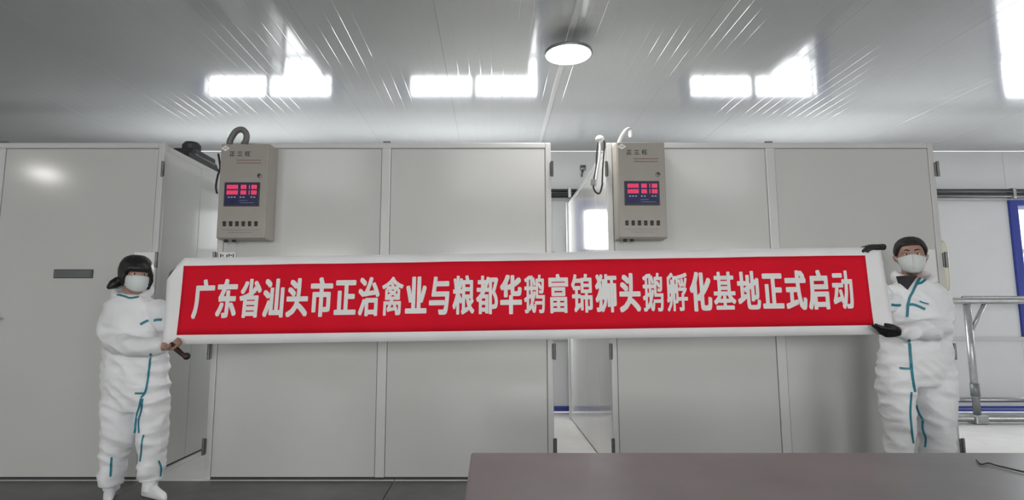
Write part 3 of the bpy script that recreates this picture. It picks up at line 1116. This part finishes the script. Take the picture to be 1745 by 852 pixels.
    for px, py, yy, ang, ln, wd in spec['feet']:
        g = MB()
        p = at(px, py, yy)
        R = []
        for f, wv, hv in ((-.5, .3, .5), (-.46, .75, .9), (-.3, 1, 1.2), (-.1, 1.0, 1.15), (.12, 1.06, .85), (.3, 1.05, .66), (.44, .8, .5), (.5, .3, .3)):
            row = []
            for j in range(16):
                a = 2 * math.pi * j / 16
                lx_, lz = wd * wv * math.cos(a), .05 * hv * (1 + math.sin(a))
                fy = -f * ln
                row.append(Vector((p.x + lx_ * math.cos(ang) - fy * math.sin(ang) * -1, yy + fy * math.cos(ang) + lx_ * math.sin(ang) * 1, max(0.001, lz - .004))))
            R.append(row)
        g.rings(R)
        g.lathe([(wd * .95, .04), (wd * .98, .09), (wd * 1.0, .14), (wd * .9, .19)], (p.x + .2 * ln * math.sin(ang), yy + .2 * ln * math.cos(ang), 0), 20)
        me = remeshed(g, 'shoe_cover', .007, 4, .5, O)
        wrinkle(me, root, .006, spec['seed'] + px)
        for v in me.vertices:
            v.co.z = max(v.co.z, 0.0015)
        link('shoe_cover', me, 'suit', root, True)
    # ---- teal seam tapes pressed onto the suit
    cam0 = Vector((0, 0, CAMZ))
    for tp in spec['tapes']:
        wdt = tp[0]
        P = smooth_path([Vector((p[0], p[1], 0)) for p in tp[1]], 8)
        L_, Rr = [], []
        pts = []
        for p in P:
            dr = ray(p.x, p.y).normalized()
            hit = bvh.ray_cast(cam0, dr)
            if hit[0] is not None and abs(hit[0].y - Y) < .35:
                nn = hit[1] if hit[1].dot(dr) < 0 else -hit[1]
                pts.append((hit[0] + nn * .004, nn))
        if len(pts) < 3:
            continue
        mb = MB()
        ring_ = []
        for i, (p, nn) in enumerate(pts):
            dd = (pts[min(i + 1, len(pts) - 1)][0] - pts[max(i - 1, 0)][0])
            if dd.length < 1e-6:
                continue
            sd = dd.cross(nn).normalized() * wdt / 2
            ring_.append([p - sd + nn * .001, p + sd + nn * .001, p + sd * .95 - nn * .006, p - sd * .95 - nn * .006])
        mb.rings(ring_)
        mb.build('seam_tape', 'tape', root)
    # inner dark shirt showing in the neck opening
    if spec.get('shirt'):
        sh = MB()
        q = [at(p[0], p[1], Y - .085) for p in spec['shirt']]
        sh.rings([[v + Vector((0, -.02, 0)) for v in q], [v + Vector((0, .05, 0)) for v in q]])
        sh.build('shirt', 'shirt', root)
    return root


LY = 3.85
woman = dict(
    label='worker in white coverall with black hair and flat mask at the left end', Y=LY, cx=231, seed=3.0,
    head=(231, 471), head_dy=-.05, head_scale=1.02, yaw=.80, tilt=0.04,
    torso=[(226, 499, 20, .075), (226, 506, 34, .10), (226, 517, 46, .125), (226, 540, 52, .14), (228, 570, 53, .145), (231, 600, 55, .15),
           (232, 630, 58, .155), (232, 660, 59, .155), (232, 685, 57, .14), (232, 700, 48, .115)],
    legs=[[(208, 680, 33, .14), (207, 705, 34, .135), (206, 730, 33, .125), (203, 755, 30, .115), (195, 770, 25, .10), (192, 790, 23, .095), (190, 812, 22, .09), (189, 826, 20, .085)],
          [(262, 680, 28, .14), (261, 705, 26, .13), (260, 730, 25, .12), (259, 760, 25, .115), (258, 780, 23, .105), (258, 800, 22, .10), (258, 818, 20, .085)]],
    arms=[[(198, 520, LY, .068), (190, 545, LY - .01, .074), (188, 573, LY - .06, .072), (210, 588, LY - .17, .066), (250, 592, LY - .22, .058), (279, 590, LY - .24, .045)],
          [(262, 520, LY, .07), (276, 540, LY - .05, .072), (292, 552, LY - .12, .066), (301, 540, LY - .17, .055), (303, 520, LY - .185, .043)]],
    hands=[dict(bare=True, at=(282, 590, LY - .245), d=(1, -.1, -.05), n=(.1, -.4, .9), curl=(.95, .95, 1.0, 1.05), thumb=1, s=.92),
           dict(bare=False, at=(307, 522, LY - .195), d=(.15, .1, 1), n=(.3, -1, 0), curl=(.15, .15, .15, .15), thumb=-1, s=.8)],
    hairline=(.022, -.030, -.075, .026), part=.0, hair_mat='hair',
    locks=[([(-.070, -.045, .03), (-.080, -.035, -.02), (-.074, -.035, -.07)], [.024, .020, .008]),
           ([(.070, -.045, .03), (.080, -.035, -.03), (.072, -.035, -.085)], [.024, .020, .008]),
           ([(-.07, .08, -.03), (-.105, .075, -.06), (-.135, .06, -.085)], [.034, .032, .012])],
    mask=(-.003, -.106), bulge=.019, mask_mat='mask', peak=.35,
    feet=[(188, 828, LY + .03, -.45, .24, .052), (264, 822, LY + .03, -1.15, .25, .050)],
    tapes=[(.012, [(257, 602), (254, 628), (251, 652), (247, 668), (240, 678)]), (.012, [(230, 670), (246, 670)]),
           (.012, [(240, 679), (238, 692), (234, 705), (231, 722), (229, 738)]), (.010, [(243, 680), (241, 700), (237, 715), (237, 738)]),
           (.016, [(239, 553), (246, 549), (253, 546)]), (.016, [(263, 546), (269, 545), (276, 545)]),
           (.012, [(198, 502), (212, 505), (222, 508), (236, 506)]),
           (.012, [(190, 779), (189, 795), (188, 812)]), (.009, [(245, 741), (242, 752), (241, 770), (239, 786)]), (.010, [(270, 785), (274, 797), (273, 812)])],
)
person(woman)

MY = 3.75
man = dict(
    label='worker in white coverall with short hair and cupped mask at the right end', Y=MY, cx=1558, seed=11.0,
    head=(1552, 438), head_dy=-.03, head_scale=1.03, yaw=-.55, tilt=0.0,
    torso=[(1556, 476, 22, .08), (1557, 484, 38, .11), (1559, 496, 52, .13), (1561, 520, 57, .145), (1561, 550, 57, .15), (1560, 580, 59, .155), (1559, 610, 62, .16),
           (1559, 635, 63, .155), (1559, 655, 58, .13)],
    legs=[[(1528, 630, 31, .14), (1526, 660, 30, .135), (1528, 695, 27, .125), (1531, 725, 24, .115), (1532, 750, 23, .11), (1532, 785, 22, .10), (1532, 820, 21, .095), (1532, 842, 20, .085)],
          [(1590, 630, 33, .14), (1591, 660, 34, .14), (1592, 695, 32, .13), (1594, 725, 29, .12), (1596, 755, 27, .115), (1597, 790, 25, .10), (1600, 820, 23, .095), (1600, 842, 20, .085)]],
    arms=[[(1590, 498, MY, .072), (1600, 525, MY - .02, .077), (1601, 556, MY - .07, .075), (1580, 563, MY - .18, .068), (1550, 565, MY - .24, .058), (1528, 565, MY - .265, .046)],
          [(1524, 500, MY, .072), (1510, 516, MY - .06, .066), (1503, 500, MY - .11, .054), (1493, 465, MY - .13, .044), (1491, 440, MY - .14, .034)]],
    hands=[dict(bare=False, at=(1530, 566, MY - .28), d=(-1, -.05, .02), n=(0, .75, .65), curl=(.35, .5, .9, 1.1), thumb=-1, s=.9, tc=.3),
           dict(bare=False, at=(1501, 421, MY - .185), d=(-1, -.02, -.02), n=(0, .2, -1), curl=(.22, .25, .3, .35), thumb=-1, s=.8, tc=.3, fat=1.6)],
    hairline=(.066, .006, -.07, .016), hair_mat='hair_brown',
    mask=(-.006, -.112), bulge=.030, mask_mat='respirator', peak=1, seam=True,
    feet=[(1532, 846, MY - .06, .1, .29, .055), (1600, 846, MY - .06, -.2, .29, .055)],
    tapes=[(.014, [(1568, 474), (1562, 484), (1556, 496), (1550, 508), (1547, 522), (1546, 540)]), (.014, [(1562, 484), (1570, 482), (1578, 476)]),
           (.016, [(1519, 519), (1526, 520), (1534, 520)]), (.016, [(1545, 520), (1555, 519), (1565, 522), (1576, 527)]), (.008, [(1567, 513), (1575, 516), (1582, 518)]),
           (.015, [(1549, 578), (1551, 600), (1553, 625), (1555, 645), (1559, 668)]), (.013, [(1533, 627), (1543, 628), (1552, 628)]),
           (.010, [(1553, 668), (1551, 700), (1553, 728), (1556, 755)]), (.012, [(1562, 690), (1567, 705), (1573, 714)]),
           (.012, [(1573, 716), (1573, 732), (1578, 746), (1577, 762)])],
    shirt=[(1536, 470), (1560, 470), (1553, 480), (1543, 494)],
)
person(man)

# dark rod in the left worker's hand
ra, rb, rc = at(291, 586, LY - .26), at(311, 604, LY - .27), at(318, 607, LY - .27)
o = MB().tube([ra, ra.lerp(rb, .5), rb, rc], [.016, .017, .014, .019], 12)
o.ball(rc, .023)
tag(o.build('banner_rod', 'rod', None, True, origin=ra), 'dark wooden rod end poking from the left worker\'s hand', 'rod')
